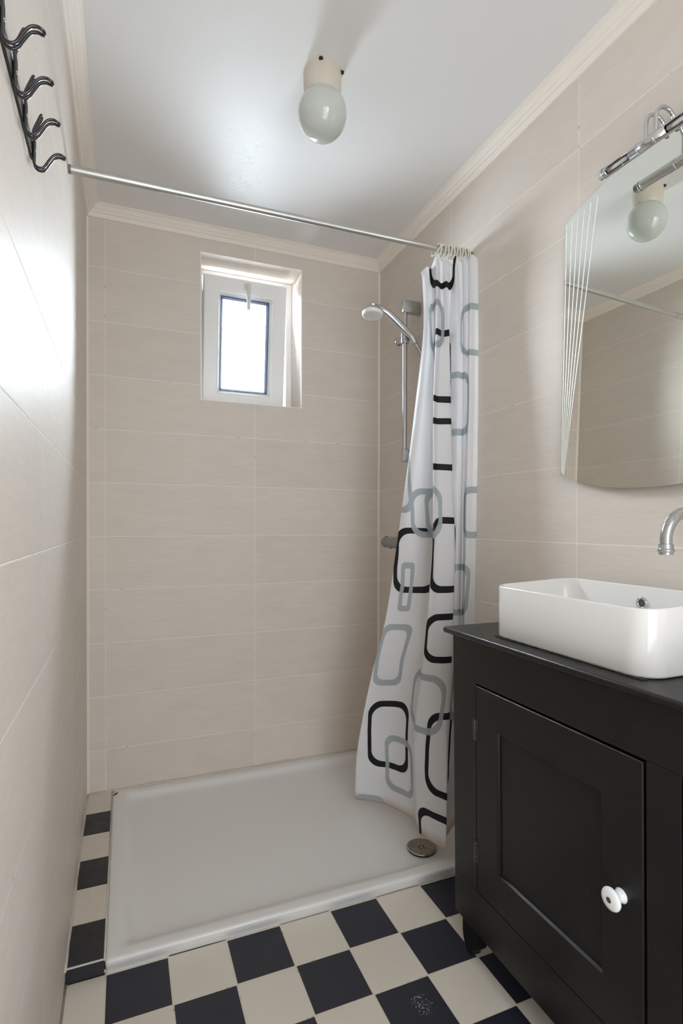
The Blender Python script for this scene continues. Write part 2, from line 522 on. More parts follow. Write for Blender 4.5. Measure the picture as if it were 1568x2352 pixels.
# mortar bed under the tiles and the black upstand tile with its pale top edge
zt = ledge_z(1.466)
add_box(bm, (XL, 1.474, 0.0), (-0.0488, YB, zt - 0.0022), mi=2)
add_box(bm, (LX0, 1.4665, 0.002), (LX1, 1.4785, zt - 0.0018), bev=0.001, mi=1)
add_box(bm, (LX0, 1.4660, zt - 0.0025), (LX1, 1.472, zt - 0.0008), mi=3)
tag(obj('floor_ledge', bm, [M_LEDGE_CREAM, M_LEDGE_BLACK, M_SILICONE, plain('pale_tile_edge', (0.72, 0.70, 0.66), 0.35)]),
    'narrow raised ledge of black and cream tiles between shower tray and wall', 'ledge', kind='structure')

bm = bmesh.new()
for a, b in (((WX0, YB - 0.0008, WZ0), (WX0 + 0.0035, YB + 0.002, WZ1)), ((WX1 - 0.0035, YB - 0.0008, WZ0), (WX1, YB + 0.002, WZ1)),
             ((WX0 + 0.0035, YB - 0.0008, WZ0), (WX1 - 0.0035, YB + 0.002, WZ0 + 0.003)), ((WX0 + 0.0035, YB - 0.0008, WZ1 - 0.003), (WX1 - 0.0035, YB + 0.002, WZ1))):
    add_box(bm, a, b)
tag(obj('trim_6', bm, plain('white_tile_edging', (0.88, 0.88, 0.87), 0.35)), 'thin white edging round the window recess', 'edging', kind='structure')

# ------------------------------------------------------------------ window
win = empty('window_1', (0.521, 2.49, WZ0))
tag(win, 'small white tilted-open window with double glazing in the tiled recess', 'window', kind='structure')
bm = bmesh.new()
FY0, FY1 = 2.490, 2.56
for a, b in (((WX0, FY0, WZ0), (WX0 + 0.030, FY1, WZ1)), ((WX1 - 0.030, FY0, WZ0), (WX1, FY1, WZ1)),
             ((WX0 + 0.030, FY0, WZ0), (WX1 - 0.030, FY1, WZ0 + 0.030)), ((WX0 + 0.030, FY0, WZ1 - 0.030), (WX1 - 0.030, FY1, WZ1))):
    add_box(bm, a, b, bev=0.003)
obj('window_frame', bm, M_UPVC, win)
# sash hinged at its foot, its head leaning into the room
SX0, SX1 = 0.3265, 0.7035
sz0, sy0, sz1, sy1 = WZ0 + 0.012, 2.4925, 2.2410, 2.4305
SL = math.hypot(sz1 - sz0, sy1 - sy0)
sash_M = Matrix.Translation((0, sy0, sz0)) @ Matrix.Rotation(math.atan2(sy0 - sy1, sz1 - sz0), 4, 'X')
def frame_loop(bm, x0, x1, z0, z1, levels, mi=0):
    """levels: (inset, depth y) rings from the outer rim to the inner one"""
    rings = []
    for ins, y in levels:
        rings.append([bm.verts.new((x, y, z)) for x, z in ((x0 + ins, z0 + ins), (x1 - ins, z0 + ins), (x1 - ins, z1 - ins), (x0 + ins, z1 - ins))])
    for a, b in zip(rings, rings[1:]):
        for k in range(4):
            bm.faces.new((a[k], a[(k + 1) % 4], b[(k + 1) % 4], b[k])).material_index = mi
bm = bmesh.new()
frame_loop(bm, SX0, SX1, 0, SL, [(0.002, 0.058), (0.0, 0.055), (0.0, 0.004), (0.003, 0.0), (0.058, 0.0), (0.061, 0.0015), (0.066, 0.0025), (0.068, 0.006), (0.077, 0.020), (0.078, 0.058), (0.002, 0.058)])
sash = obj('sash', bm, M_UPVC, win); sash.data.transform(sash_M)
bm = bmesh.new()
frame_loop(bm, SX0, SX1, 0, SL, [(0.0768, 0.0195), (0.0800, 0.0215), (0.0885, 0.034), (0.0885, 0.040), (0.0768, 0.040)])
sp_ = obj('glazing_spacer', bm, M_SPACER, sash); sp_.data.transform(sash_M)
bm = bmesh.new()
add_box(bm, (SX0 + 0.0765, 0.0230, 0.0765), (SX1 - 0.0765, 0.0262, SL - 0.0765))
add_box(bm, (SX0 + 0.0765, 0.040, 0.0765), (SX1 - 0.0765, 0.0432, SL - 0.0765))
gp = obj('glass_pane', bm, M_GLASS, sash); gp.data.transform(sash_M)
bm = bmesh.new()
hx, hz = 0.516, SL - 0.030
add_box(bm, (hx - 0.014, -0.008, hz - 0.0135), (hx + 0.018, 0.001, hz + 0.0135), bev=0.004, seg=3)
add_lathe(bm, [(0.0, -0.030), (0.0085, -0.029), (0.0095, -0.024), (0.0095, -0.008)], (hx + 0.002, 0, hz), (0, 1, 0), 20)
hp = smooth_path([(hx + 0.001, -0.026, hz + 0.006), (hx + 0.002, -0.031, hz - 0.012), (hx + 0.003, -0.033, hz - 0.045), (hx + 0.004, -0.031, hz - 0.085), (hx + 0.0045, -0.029, hz - 0.108)], 6)
add_tube(bm, hp, [0.0098 - 0.003 * abs(i / (len(hp) - 1) - 0.3) for i in range(len(hp))], 14)
wh = obj('window_handle', bm, M_WHITEPL, sash, smooth=True, angle=40); wh.data.transform(sash_M)
place(win)

# ================================================================== SHOWER TRAY
tray = empty('shower_tray', (0.54, 1.9, 0.03))
tag(tray, 'wide low white shower tray in front of the rear wall', 'shower tray')
bm = bmesh.new()
TX0, TX1, TY0, TY1 = -0.0465, XR - 0.002, 1.4560, YB - 0.002
def rrect(x0, x1, y0, y1, r, n=6):
    pts = []
    for cx, cy, a0 in ((x1 - r, y1 - r, 0), (x0 + r, y1 - r, PI / 2), (x0 + r, y0 + r, PI), (x1 - r, y0 + r, 1.5 * PI)):
        for k in range(n + 1):
            a = a0 + PI / 2 * k / n
            pts.append((cx + r * math.cos(a), cy + r * math.sin(a)))
    return pts
tray_levels = []   # inset on x/y, corner radius, drop below the rim plane
def tr_ring(ins, r, drop, absz=None):
    pts = rrect(TX0 + ins, TX1 - ins, TY0 + ins, TY1 - ins, r)
    return [bm.verts.new((x, y, (ledge_z(y) - drop) if absz is None else absz)) for x, y in pts]
rings = []
pts0 = rrect(TX0 - 0.0, TX1, TY0 + 0.0, TY1, 0.012)
# the outer skirt leans back a little towards the floor
rings.append([bm.verts.new((x, y + (0.014 if y < 1.6 else 0), 0.0)) for x, y in pts0])
rings.append([bm.verts.new((x, y + (0.006 if y < 1.6 else 0), ledge_z(y) - 0.022)) for x, y in pts0])
rings.append(tr_ring(0.0, 0.012, 0.0075))
rings.append(tr_ring(0.0012, 0.012, 0.0035))
rings.append(tr_ring(0.004, 0.012, 0.0010))
rings.append(tr_ring(0.009, 0.012, 0.0))
rings.append(tr_ring(0.030, 0.018, 0.0003))
rings.append(tr_ring(0.038, 0.022, 0.0015))
rings.append(tr_ring(0.046, 0.026, 0.0055))
rings.append(tr_ring(0.055, 0.032, 0.0125))
rings.append(tr_ring(0.064, 0.036, 0.0170))
rings.append(tr_ring(0.076, 0.040, 0.0195))
rings.append(tr_ring(0.110, 0.050, 0.0205))
for a, b in zip(rings, rings[1:]):
    n = len(a)
    for k in range(n): bm.faces.new((a[k], a[(k + 1) % n], b[(k + 1) % n], b[k]))
bm.faces.new(rings[-1])
obj('tray_body', bm, M_TRAY, tray, smooth=True, angle=50)
bm = bmesh.new()
dz = ledge_z(1.59) - 0.0195
DC = (0.939, 1.592, dz)
add_lathe(bm, [(0.0, 0.0075), (0.006, 0.0072), (0.030, 0.0085), (0.044, 0.0095), (0.0490, 0.0085), (0.0500, 0.007), (0.0490, 0.0058), (0.030, 0.005)], DC, (0, 0, 1), 56)
dome = obj('drain_cover', bm, M_STEEL, tray, smooth=True, angle=60); dome['label'] = 'brushed steel dished drain cover'
bm = bmesh.new()
add_lathe(bm, [(0.045, 0.0), (0.0478, 0.001), (0.0478, 0.0055), (0.040, 0.006)], DC, (0, 0, 1), 48)
for k in range(5):
    a = 2 * PI * k / 5 + 0.3
    add_lathe(bm, [(0.0, 0.0083), (0.0024, 0.0083), (0.0024, 0.0060)], (DC[0] + 0.0095 * math.cos(a), DC[1] + 0.0095 * math.sin(a), dz), (0, 0, 1), 12)
obj('drain_gasket', bm, M_DARKGAP, dome)
bm = bmesh.new()
n = 20; hv = []
for k in range(n):
    a = 2 * PI * k / n
    u, v = 0.013 * math.cos(a), 0.0052 * math.sin(a)
    x, y = -0.033 + u * 0.62 - v * 0.62, 2.296 + u * 0.80 + v * 0.55
    hv.append(bm.verts.new((x, y, ledge_z(y) + 0.0006)))
bm.faces.new(hv)
obj('chipped_hole', bm, M_DARKGAP, tray)
place(tray)

# ================================================================== CEILING LAMP
LC = Vector((0.5085, 1.4085, 0))
lamp = empty('ceiling_lamp', (LC.x, LC.y, ZC))
tag(lamp, 'ceiling lamp with milky opal glass globe on a cream base', 'ceiling lamp')
bm = bmesh.new()
add_lathe(bm, [(0.0, ZC), (0.0525, ZC), (0.0530, ZC - 0.004), (0.0520, ZC - 0.035), (0.0505, ZC - 0.060), (0.047, ZC - 0.064), (0.0, ZC - 0.064)], (LC.x, LC.y, 0), (0, 0, 1), 56)
obj('lamp_base', bm, M_LAMPBASE, lamp, smooth=True, angle=40)
bm = bmesh.new()
gz, gr = 2.2700, 0.0675
prof = [(0.0, gz - gr * 1.04)]
for k in range(1, 33):
    a = -PI / 2 + PI * k / 40
    prof.append((gr * math.cos(a), gz + gr * (1.04 if a < 0 else 1.0) * math.sin(a)))
prof += [(0.0485, ZC - 0.063), (0.040, ZC - 0.060)]
add_lathe(bm, prof, (LC.x, LC.y, 0), (0, 0, 1), 64)
obj('glass_globe', bm, M_OPAL, lamp, smooth=True)
for dx, dy in ((-0.022, -0.0495), (0.0465, -0.029)):
    bm = bmesh.new()
    c = Vector((LC.x + dx, LC.y + dy, ZC - 0.003))
    add_box(bm, c - Vector((0.005, 0.004, 0.003)), c + Vector((0.005, 0.004, 0.003)), bev=0.001)
    obj('mounting_slot', bm, M_DARKGAP, lamp)
place(lamp)

# ================================================================== CURTAIN ROD
RY = 1.5945
def rod_z(x): return 2.0722 + (x - XL) * 0.0095
rod = empty('curtain_rod', (XL, RY, rod_z(XL)))
tag(rod, 'grey metal telescopic curtain rod spanning the shower from wall to wall', 'curtain rod')
bm = bmesh.new(); add_tube(bm, [(XL + 0.006, RY, rod_z(XL + 0.006)), (0.090, RY, rod_z(0.090))], 0.0110, 24)
obj('outer_tube', bm, M_ROD, rod, smooth=True, angle=50)
bm = bmesh.new(); add_tube(bm, [(0.085, RY, rod_z(0.085)), (XR - 0.006, RY, rod_z(XR))], 0.0098, 24)
obj('inner_tube', bm, M_ROD, rod, smooth=True, angle=50)
for x0, x1 in ((XL, XL + 0.007), (XR - 0.007, XR)):
    bm = bmesh.new(); add_tube(bm, [(x0, RY, rod_z(x0)), (x1, RY, rod_z(x1))], 0.0112, 24)
    obj('end_cap', bm, M_ROD_END, rod, smooth=True, angle=50)
place(rod)

# ================================================================== SHOWER CURTAIN
#CURTAIN_BEGIN
CURTAIN_ROWS = [
    [(0.9467, 1.62, 2.003), (0.9589, 1.6, 2.016), (0.9818, 1.615, 2.02), (0.9849, 1.578, 2.056), (1.0128, 1.592, 2.04), (1.0187, 1.574, 2.052), (1.0488, 1.596, 2.036), (1.0559, 1.572, 2.058), (1.084, 1.582, 2.048), (1.0872, 1.566, 2.06), (1.1021, 1.572, 2.05), (1.1059, 1.552, 2.062), (1.1341, 1.5562, 2.058)],
    [(0.9547, 1.622, 1.96), (0.9617, 1.602, 1.96), (0.987, 1.618, 1.96), (0.9819, 1.576, 1.96), (1.011, 1.592, 1.96), (1.019, 1.572, 1.96), (1.0518, 1.598, 1.96), (1.058, 1.57, 1.96), (1.0843, 1.58, 1.96), (1.0876, 1.564, 1.96), (1.1032, 1.571, 1.96), (1.1059, 1.552, 1.96), (1.1341, 1.5537, 1.96)],
    [(0.9627, 1.63, 1.8), (0.9745, 1.612, 1.8), (1.0034, 1.625, 1.8), (0.9817, 1.576, 1.8), (1.013, 1.59, 1.8), (1.0294, 1.572, 1.8), (1.0466, 1.612, 1.8), (1.0645, 1.572, 1.8), (1.0892, 1.582, 1.8), (1.0889, 1.566, 1.8), (1.1045, 1.573, 1.8), (1.1037, 1.554, 1.8), (1.1341, 1.5513, 1.8)],
    [(0.9456, 1.655, 1.55), (0.9531, 1.632, 1.55), (1.0089, 1.64, 1.55), (0.9675, 1.57, 1.55), (0.9896, 1.578, 1.55), (1.0322, 1.566, 1.55), (1.0496, 1.606, 1.55), (1.0689, 1.576, 1.55), (1.0893, 1.585, 1.55), (1.0919, 1.568, 1.55), (1.1058, 1.575, 1.55), (1.1014, 1.556, 1.55), (1.1341, 1.5514, 1.55)],
    [(0.9271, 1.685, 1.3), (0.9359, 1.66, 1.3), (1.0165, 1.65, 1.3), (0.9623, 1.562, 1.3), (0.9836, 1.566, 1.3), (1.0351, 1.56, 1.3), (1.0527, 1.6, 1.3), (1.0714, 1.58, 1.3), (1.0894, 1.588, 1.3), (1.0878, 1.57, 1.3), (1.1017, 1.577, 1.3), (1.0973, 1.558, 1.3), (1.1341, 1.554, 1.3)],
    [(0.9069, 1.72, 1.05), (0.9436, 1.69, 1.05), (1.0243, 1.66, 1.05), (0.9592, 1.56, 1.05), (0.9754, 1.556, 1.05), (1.0387, 1.55, 1.05), (1.0566, 1.59, 1.05), (1.0758, 1.584, 1.05), (1.092, 1.592, 1.05), (1.0869, 1.574, 1.05), (1.1, 1.58, 1.05), (1.095, 1.56, 1.05), (1.1341, 1.5591, 1.05)],
    [(0.8839, 1.755, 0.8), (0.951, 1.72, 0.8), (1.0072, 1.665, 0.8), (0.9442, 1.572, 0.8), (0.9701, 1.548, 0.8), (1.0249, 1.54, 0.8), (1.0427, 1.58, 0.8), (1.0747, 1.588, 0.8), (1.091, 1.596, 0.8), (1.0859, 1.578, 0.8), (1.0991, 1.584, 0.8), (1.0941, 1.564, 0.8), (1.1341, 1.5642, 0.8)],
    [(0.8403, 1.775, 0.6), (0.941, 1.745, 0.6), (0.9677, 1.665, 0.6), (0.936, 1.59, 0.6), (0.9717, 1.532, 0.6), (1.0096, 1.525, 0.6), (1.0274, 1.565, 0.6), (1.0778, 1.59, 0.6), (1.0966, 1.599, 0.6), (1.0958, 1.582, 0.6), (1.109, 1.588, 0.6), (1.1077, 1.568, 0.6), (1.1341, 1.5618, 0.6)],
    [(0.8098, 1.805, 0.4), (0.9232, 1.77, 0.4), (0.9474, 1.67, 0.4), (0.9195, 1.6, 0.4), (0.9672, 1.512, 0.4), (0.9878, 1.505, 0.4), (1.0055, 1.545, 0.4), (1.079, 1.592, 0.4), (1.1004, 1.602, 0.4), (1.1039, 1.586, 0.4), (1.119, 1.592, 0.4), (1.1195, 1.572, 0.4), (1.1341, 1.5569, 0.4)],
    [(0.8038, 1.84, 0.25), (0.9126, 1.785, 0.25), (0.9518, 1.675, 0.25), (0.9227, 1.6, 0.25), (0.9631, 1.498, 0.25), (0.9758, 1.492, 0.25), (0.9935, 1.532, 0.25), (1.0803, 1.594, 0.25), (1.1053, 1.604, 0.25), (1.1088, 1.588, 0.25), (1.1266, 1.595, 0.25), (1.1289, 1.575, 0.25), (1.1341, 1.552, 0.25)],
    [(0.8146, 1.878, 0.085), (0.9065, 1.795, 0.085), (0.9491, 1.68, 0.085), (0.9291, 1.588, 0.085), (0.9526, 1.482, 0.085), (0.959, 1.474, 0.085), (0.9766, 1.514, 0.085), (1.0815, 1.596, 0.085), (1.1103, 1.606, 0.085), (1.1138, 1.59, 0.085), (1.1335, 1.597, 0.085), (1.1335, 1.578, 0.085), (1.1341, 1.5471, 0.085)],
]
CURTAIN_RINGS = [(1, -0.271, -0.164, 0.541, 0.769), (0, -0.279, -0.107, 0.226, 0.482), (1, -0.215, -0.081, 0.145, 0.354), (1, -0.343, -0.219, -0.11, 0.11), (1, -0.105, 0.095, 0.426, 0.628), (0, 0.043, 0.213, 0.238, 0.512), (0, 0.0, 0.17, -0.035, 0.185), (0, 0.0, 0.16, 0.669, 0.833), (0, 0.0, 0.15, 0.904, 1.157), (1, -0.203, -0.013, 1.086, 1.264), (1, -0.145, 0.045, 1.086, 1.264), (0, -0.262, -0.102, 0.886, 1.121), (1, -0.234, -0.187, 0.816, 0.996), (1, -0.321, -0.191, 1.175, 1.389), (0, -0.06, 0.125, 1.55, 1.8), (0, -0.05, 0.13, 1.318, 1.496), (0, -0.051, 0.119, 1.942, 2.16), (1, -0.082, 0.044, 1.735, 1.902), (1, 0.161, 0.411, 1.717, 1.9), (1, 0.082, 0.232, 1.443, 1.662), (1, 0.197, 0.397, 1.086, 1.264), (1, 0.126, 0.256, 0.816, 0.996), (1, 0.184, 0.344, 0.453, 0.711)]
def curtain_mat(rings):
    t = NT('printed_curtain_cloth')
    uv = t.node('ShaderNodeUVMap'); uv.uv_map = 'cloth'
    s = t.node('ShaderNodeSeparateXYZ'); t.l.new(uv.outputs[0], s.inputs[0])
    # soft hand-drawn wobble of the printed outlines
    nz = t.node('ShaderNodeTexNoise'); t.l.new(uv.outputs[0], nz.inputs['Vector']); nz.inputs['Scale'].default_value = 9.0; nz.inputs['Detail'].default_value = 1.0
    ns = t.node('ShaderNodeSeparateColor'); t.l.new(nz.outputs['Color'], ns.inputs[0])
    U = t.math('ADD', s.outputs[0], t.math('MULTIPLY', t.math('SUBTRACT', ns.outputs[0], 0.5), 0.010))
    V = t.math('ADD', s.outputs[1], t.math('MULTIPLY', t.math('SUBTRACT', ns.outputs[1], 0.5), 0.010))
    col = {0: None, 1: None}
    for kind, u0, u1, v0, v1 in rings:
        cu, cv, hu, hv = (u0 + u1) / 2, (v0 + v1) / 2, (u1 - u0) / 2, (v1 - v0) / 2
        r = min(hu, hv) * 0.55
        def sd(hu, hv, r):
            qx = t.math('SUBTRACT', t.math('ABSOLUTE', t.math('SUBTRACT', U, cu)), hu - r)
            qy = t.math('SUBTRACT', t.math('ABSOLUTE', t.math('SUBTRACT', V, cv)), hv - r)
            ax, ay = t.math('MAXIMUM', qx, 0.0), t.math('MAXIMUM', qy, 0.0)
            ln = t.math('SQRT', t.math('ADD', t.math('MULTIPLY', ax, ax), t.math('MULTIPLY', ay, ay)))
            return t.math('SUBTRACT', t.math('ADD', ln, t.math('MINIMUM', t.math('MAXIMUM', qx, qy), 0.0)), r)
        tu, tv = 0.014, 0.022
        outer = t.smooth(sd(hu, hv, r), -0.0006, 0.0006, 1.0, 0.0)
        ihu, ihv = max(hu - tu, 0.004), max(hv - tv, 0.004)
        inner = t.smooth(sd(ihu, ihv, min(ihu, ihv) * 0.6), -0.0006, 0.0006, 1.0, 0.0)
        ring = t.math('SUBTRACT', outer, inner, clamp=True)
        col[kind] = ring if col[kind] is None else t.math('MAXIMUM', col[kind], ring)
    n = t.noise(uv.outputs[0], 6.0, 4.0)
    white = t.mix(n, (0.90, 0.90, 0.91, 1), (0.86, 0.86, 0.875, 1))
    # rust-coloured water stain along the hem
    hem = t.smooth(t.math('ADD', s.outputs[1], t.math('MULTIPLY', n, 0.05)), 0.112, 0.150, 0.65, 0.0)
    white = t.mix(hem, white, (0.62, 0.47, 0.35, 1))
    c = t.mix(col[0], white, (0.026, 0.024, 0.030, 1))
    c = t.mix(t.math('MULTIPLY', col[1], 0.92), c, (0.50, 0.55, 0.57, 1))
    t.l.new(c, t.b.inputs['Base Color'])
    t.b.inputs['Roughness'].default_value = 0.6
    t.b.inputs['Specular IOR Level'].default_value = 0.25
    # a few fold creases pressed across the cloth
    cre = None
    for z in (1.093, 0.885, 0.62, 0.41):
        d = t.smooth(t.math('ABSOLUTE', t.math('SUBTRACT', s.outputs[1], z)), 0.0, 0.006, 1.0, 0.0)
        cre = d if cre is None else t.math('MAXIMUM', cre, d)
    seam = t.smooth(t.math('ABSOLUTE', t.math('SUBTRACT', s.outputs[1], 1.992)), 0.0, 0.002, 1.0, 0.0)
    big = t.noise(uv.outputs[0], 22.0, 3.0)
    h = t.math('ADD', t.math('ADD', cre, seam), t.math('MULTIPLY', big, 2.5))
    t.l.new(t.bump(h, 0.25, 0.0025), t.b.inputs['Normal'])
    tl = t.node('ShaderNodeBsdfTranslucent'); t.l.new(c, tl.inputs[0])
    mx = t.node('ShaderNodeMixShader'); mx.inputs[0].default_value = 0.42
    t.l.new(t.b.outputs[0], mx.inputs[1]); t.l.new(tl.outputs[0], mx.inputs[2]); t.l.new(mx.outputs[0], t.out.inputs[0])
    return t.m


NVS, NUS = 14, 10
def _cr(P, n):
    m = len(P); out = []
    for i in range(m - 1):
        p0, p1, p2, p3 = P[max(i - 1, 0)], P[i], P[i + 1], P[min(i + 2, m - 1)]
        for k in range(n):
            t = k / n
            out.append(0.5 * ((2 * p1) + (p2 - p0) * t + (2 * p0 - 5 * p1 + 4 * p2 - p3) * t * t + (3 * p1 - p0 - 3 * p2 + p3) * t ** 3))
    out.append(P[-1]); return out
fold_lines = [_cr([Vector(r[j]) for r in CURTAIN_ROWS], NVS) for j in range(13)]
grid = [_cr([f[i] for f in fold_lines], NUS) for i in range(len(fold_lines[0]))]
UV = []
for row in grid:
    acc = [0.0]
    for p, q in zip(row, row[1:]): acc.append(acc[-1] + math.hypot(q.x - p.x, q.y - p.y))
    UV.append([a - acc[3 * NUS] for a in acc])
bm = bmesh.new()
uvl = bm.loops.layers.uv.new('cloth')
ids = [[bm.verts.new(p) for p in row] for row in grid]
for i in range(len(grid) - 1):
    for j in range(len(grid[0]) - 1):
        f = bm.faces.new((ids[i][j], ids[i + 1][j], ids[i + 1][j + 1], ids[i][j + 1])); f.smooth = True
        for lp, (a, b) in zip(f.loops, ((i, j), (i + 1, j), (i + 1, j + 1), (i, j + 1))):
            lp[uvl].uv = (UV[a][b], grid[a][b].z)
me = bpy.data.meshes.new('shower_curtain'); bm.to_mesh(me); bm.free()
me.materials.append(curtain_mat(CURTAIN_RINGS))
cur = link('shower_curtain', me)
s = cur.modifiers.new('cloth', 'SOLIDIFY'); s.thickness = 0.0009; s.offset = 0
tag(cur, 'white shower curtain printed with black and grey rounded squares, drawn to the right wall', 'shower curtain')
# plastic rings that carry the curtain on the rod
RINGS = [(0.9905, 0.45, 0.10), (1.0010, 0.05, -0.05), (1.0160, 0.12, 0.06), (1.0290, -0.08, 0.02), (1.0420, 0.10, -0.05), (1.0520, -0.10, 0.06),
         (1.0640, 0.12, 0.0), (1.0750, -0.06, 0.05), (1.0870, 0.10, -0.05), (1.0980, -0.10, 0.0), (1.1080, 0.10, 0.05), (1.1170, 0.0, 0.0)]
NAMES = ['first from the open end', 'second from the open end', 'third from the open end', 'fourth from the open end', 'fifth from the open end', 'sixth from the open end',
         'seventh from the open end', 'eighth from the open end', 'ninth from the open end', 'third from the wall', 'second from the wall', 'nearest the wall']
for (x, ty, tz), nm in zip(RINGS, NAMES):
    bm = bmesh.new()
    rr = 0.0205
    zc = rod_z(x) - (rr - 0.0128)
    pts = []
    for k in range(36):
        a = 2 * PI * k / 36
        pts.append(Vector((0, rr * math.sin(a), rr * math.cos(a) * 1.12)))
    Mx = Matrix.Translation((x, RY, zc)) @ Matrix.Rotation(ty, 4, 'Y') @ Matrix.Rotation(tz, 4, 'Z')
    add_tube(bm, [Mx @ p for p in pts], 0.0023, 10, closed=True)
    r_ = obj('curtain_ring', bm, M_RING, smooth=True)
    tag(r_, 'cream plastic curtain ring on the rod, ' + nm + ' of the curtain' if 'open' in nm else 'cream plastic curtain ring on the rod, ' + nm, 'curtain ring', 'plastic curtain rings on the rod')
#CURTAIN_END

# ================================================================== HAND SHOWER, RAIL, HOSE, MIXER
SBX, SBY = 1.066, 1.952
rail = empty('shower_rail', (XR, SBY, 1.42))
tag(rail, 'chrome shower slide bar with boxy end brackets on the tiled wall', 'shower rail')
bm = bmesh.new(); add_tube(bm, [(SBX, SBY, 1.40), (SBX, SBY, 2.03)], 0.0098, 20)
obj('bar', bm, M_CHROME_DULL, rail, smooth=True, angle=50)
bm = bmesh.new(); add_box(bm, (SBX - 0.0125, SBY - 0.0125, 2.001), (XR, SBY + 0.0125, 2.052), bev=0.004, seg=3)
obj('upper_bracket', bm, M_CHROME_DULL, rail, smooth=True, angle=40)
bm = bmesh.new(); add_box(bm, (SBX - 0.0125, SBY - 0.0125, 1.391), (XR, SBY + 0.0125, 1.443), bev=0.004, seg=3)
obj('lower_bracket', bm, M_CHROME_DULL, rail, smooth=True, angle=40)
bm = bmesh.new()
add_tube(bm, [(SBX, SBY, 1.876), (SBX, SBY, 1.916)], 0.0165, 24)
add_tube(bm, [(SBX - 0.012, SBY + 0.034, 1.893), (SBX, SBY, 1.896), (SBX + 0.004, SBY - 0.019, 1.897)], 0.0150, 24)
sl = obj('slider', bm, M_CHROME_DULL, rail, smooth=True, angle=50)
bm = bmesh.new()
add_lathe(bm, [(0.0, 0.018), (0.013, 0.017), (0.0165, 0.012), (0.0165, 0.0)], (SBX - 0.010, SBY + 0.032, 1.893), (-0.15, 1.0, 0), 24)
obj('slider_knob', bm, M_CHROME_DULL, sl, smooth=True, angle=50)
place(rail)

hs = empty('hand_shower', (1.085, 1.905, 1.89))
tag(hs, 'chrome hand shower with white spray face resting in the slide bar holder', 'hand shower')
bm = bmesh.new()
hp = smooth_path([(1.095, 1.919, 1.872), (1.076, 1.921, 1.899), (1.046, 1.922, 1.9215), (1.010, 1.923, 1.9500), (0.979, 1.924, 1.9720), (0.955, 1.925, 1.9850), (0.932, 1.926, 1.9900), (0.910, 1.926, 1.9870)], 8)
nh = len(hp)
add_tube(bm, hp, [0.0120 + 0.0035 * math.sin(PI * i / (nh - 1)) + (0.005 * max(0, i / (nh - 1) - 0.75) * 4) for i in range(nh)], 20)
obj('handle', bm, M_CHROME, hs, smooth=True, angle=60)
HCN = Vector((0.9090, 1.929, 1.978)); HAX = Vector((-0.10, -0.10, -1.0)).normalized()
bm = bmesh.new()
add_lathe(bm, [(0.0, -0.016), (0.014, -0.0155), (0.026, -0.012), (0.035, -0.006), (0.0405, 0.003), (0.0418, 0.010)], HCN, HAX, 48)
obj('head_shell', bm, M_CHROME, hs, smooth=True, angle=60)
bm = bmesh.new()
add_lathe(bm, [(0.0416, 0.0085), (0.0420, 0.014), (0.0395, 0.0195), (0.035, 0.0215), (0.031, 0.0205), (0.0, 0.0195)], HCN, HAX, 48)
fc = obj('spray_face', bm, M_WHITEPL, hs, smooth=True, angle=60); fc['label'] = 'white plastic spray face'
bm = bmesh.new()
u = HAX.orthogonal().normalized(); v = HAX.cross(u)
for rr, cnt in ((0.0, 1), (0.008, 6), (0.016, 12), (0.0235, 16), (0.0295, 20)):
    for k in range(cnt):
        a = 2 * PI * k / cnt + rr * 40
        add_lathe(bm, [(0.0011, 0.0196), (0.0011, 0.0214), (0.0, 0.0216)], HCN + u * rr * math.cos(a) + v * rr * math.sin(a), HAX, 8)
obj('nozzles', bm, M_GREY, fc)
place(hs)

bm = bmesh.new()
ctrl = [(1.0955, 1.9190, 1.8715), (1.106, 1.909, 1.845), (1.114, 1.888, 1.80), (1.118, 1.876, 1.74), (1.120, 1.868, 1.62), (1.118, 1.862, 1.40), (1.114, 1.868, 1.20), (1.112, 1.865, 1.06), (1.104, 1.878, 0.995), (1.090, 1.905, 0.975), (1.078, 1.928, 0.995), (1.075, 1.930, 1.0312)]
hp = smooth_path(ctrl, 26)
add_tube(bm, hp, [0.0062 + (0.0011 if i % 2 else -0.0005) for i in range(len(hp))], 12)
tag(obj('shower_hose', bm, M_HOSE, smooth=True), 'ribbed metal shower hose hanging from the hand shower behind the curtain', 'shower hose')

mx = empty('shower_mixer', (1.075, 2.0, 1.05))
tag(mx, 'grey shower mixer tap on the wall mostly hidden by the curtain', 'shower mixer')
bm = bmesh.new()
add_lathe(bm, [(0.0, 0.0), (0.016, 0.001), (0.0215, 0.006), (0.0232, 0.013), (0.0232, 0.040), (0.0224, 0.041), (0.0224, 0.043), (0.0236, 0.044), (0.0236, 0.25), (0.0224, 0.252), (0.0232, 0.255), (0.0232, 0.285), (0.020, 0.297), (0.0, 0.30)], (1.075, 2.150, 1.0555), (0, -1, 0), 36)
obj('mixer_body', bm, M_GREY, mx, smooth=True, angle=40)
bm = bmesh.new()
add_box(bm, (1.070, 2.127, 1.074), (1.080, 2.141, 1.0835), bev=0.002)
obj('stop_button', bm, M_GREY, mx)
bm = bmesh.new(); add_box(bm, (1.071, 2.085, 1.028), (1.079, 2.093, 1.034), bev=0.001)
obj('grub_screw', bm, M_GREY, mx)
for yy in (2.04, 1.90):
    bm = bmesh.new(); add_tube(bm, [(1.075, yy, 1.0555), (XR, yy, 1.0555)], 0.014, 20); add_tube(bm, [(XR - 0.008, yy, 1.0555), (XR, yy, 1.0555)], 0.030, 24)
    obj('wall_inlet', bm, M_CHROME, mx, smooth=True, angle=40)
place(mx)

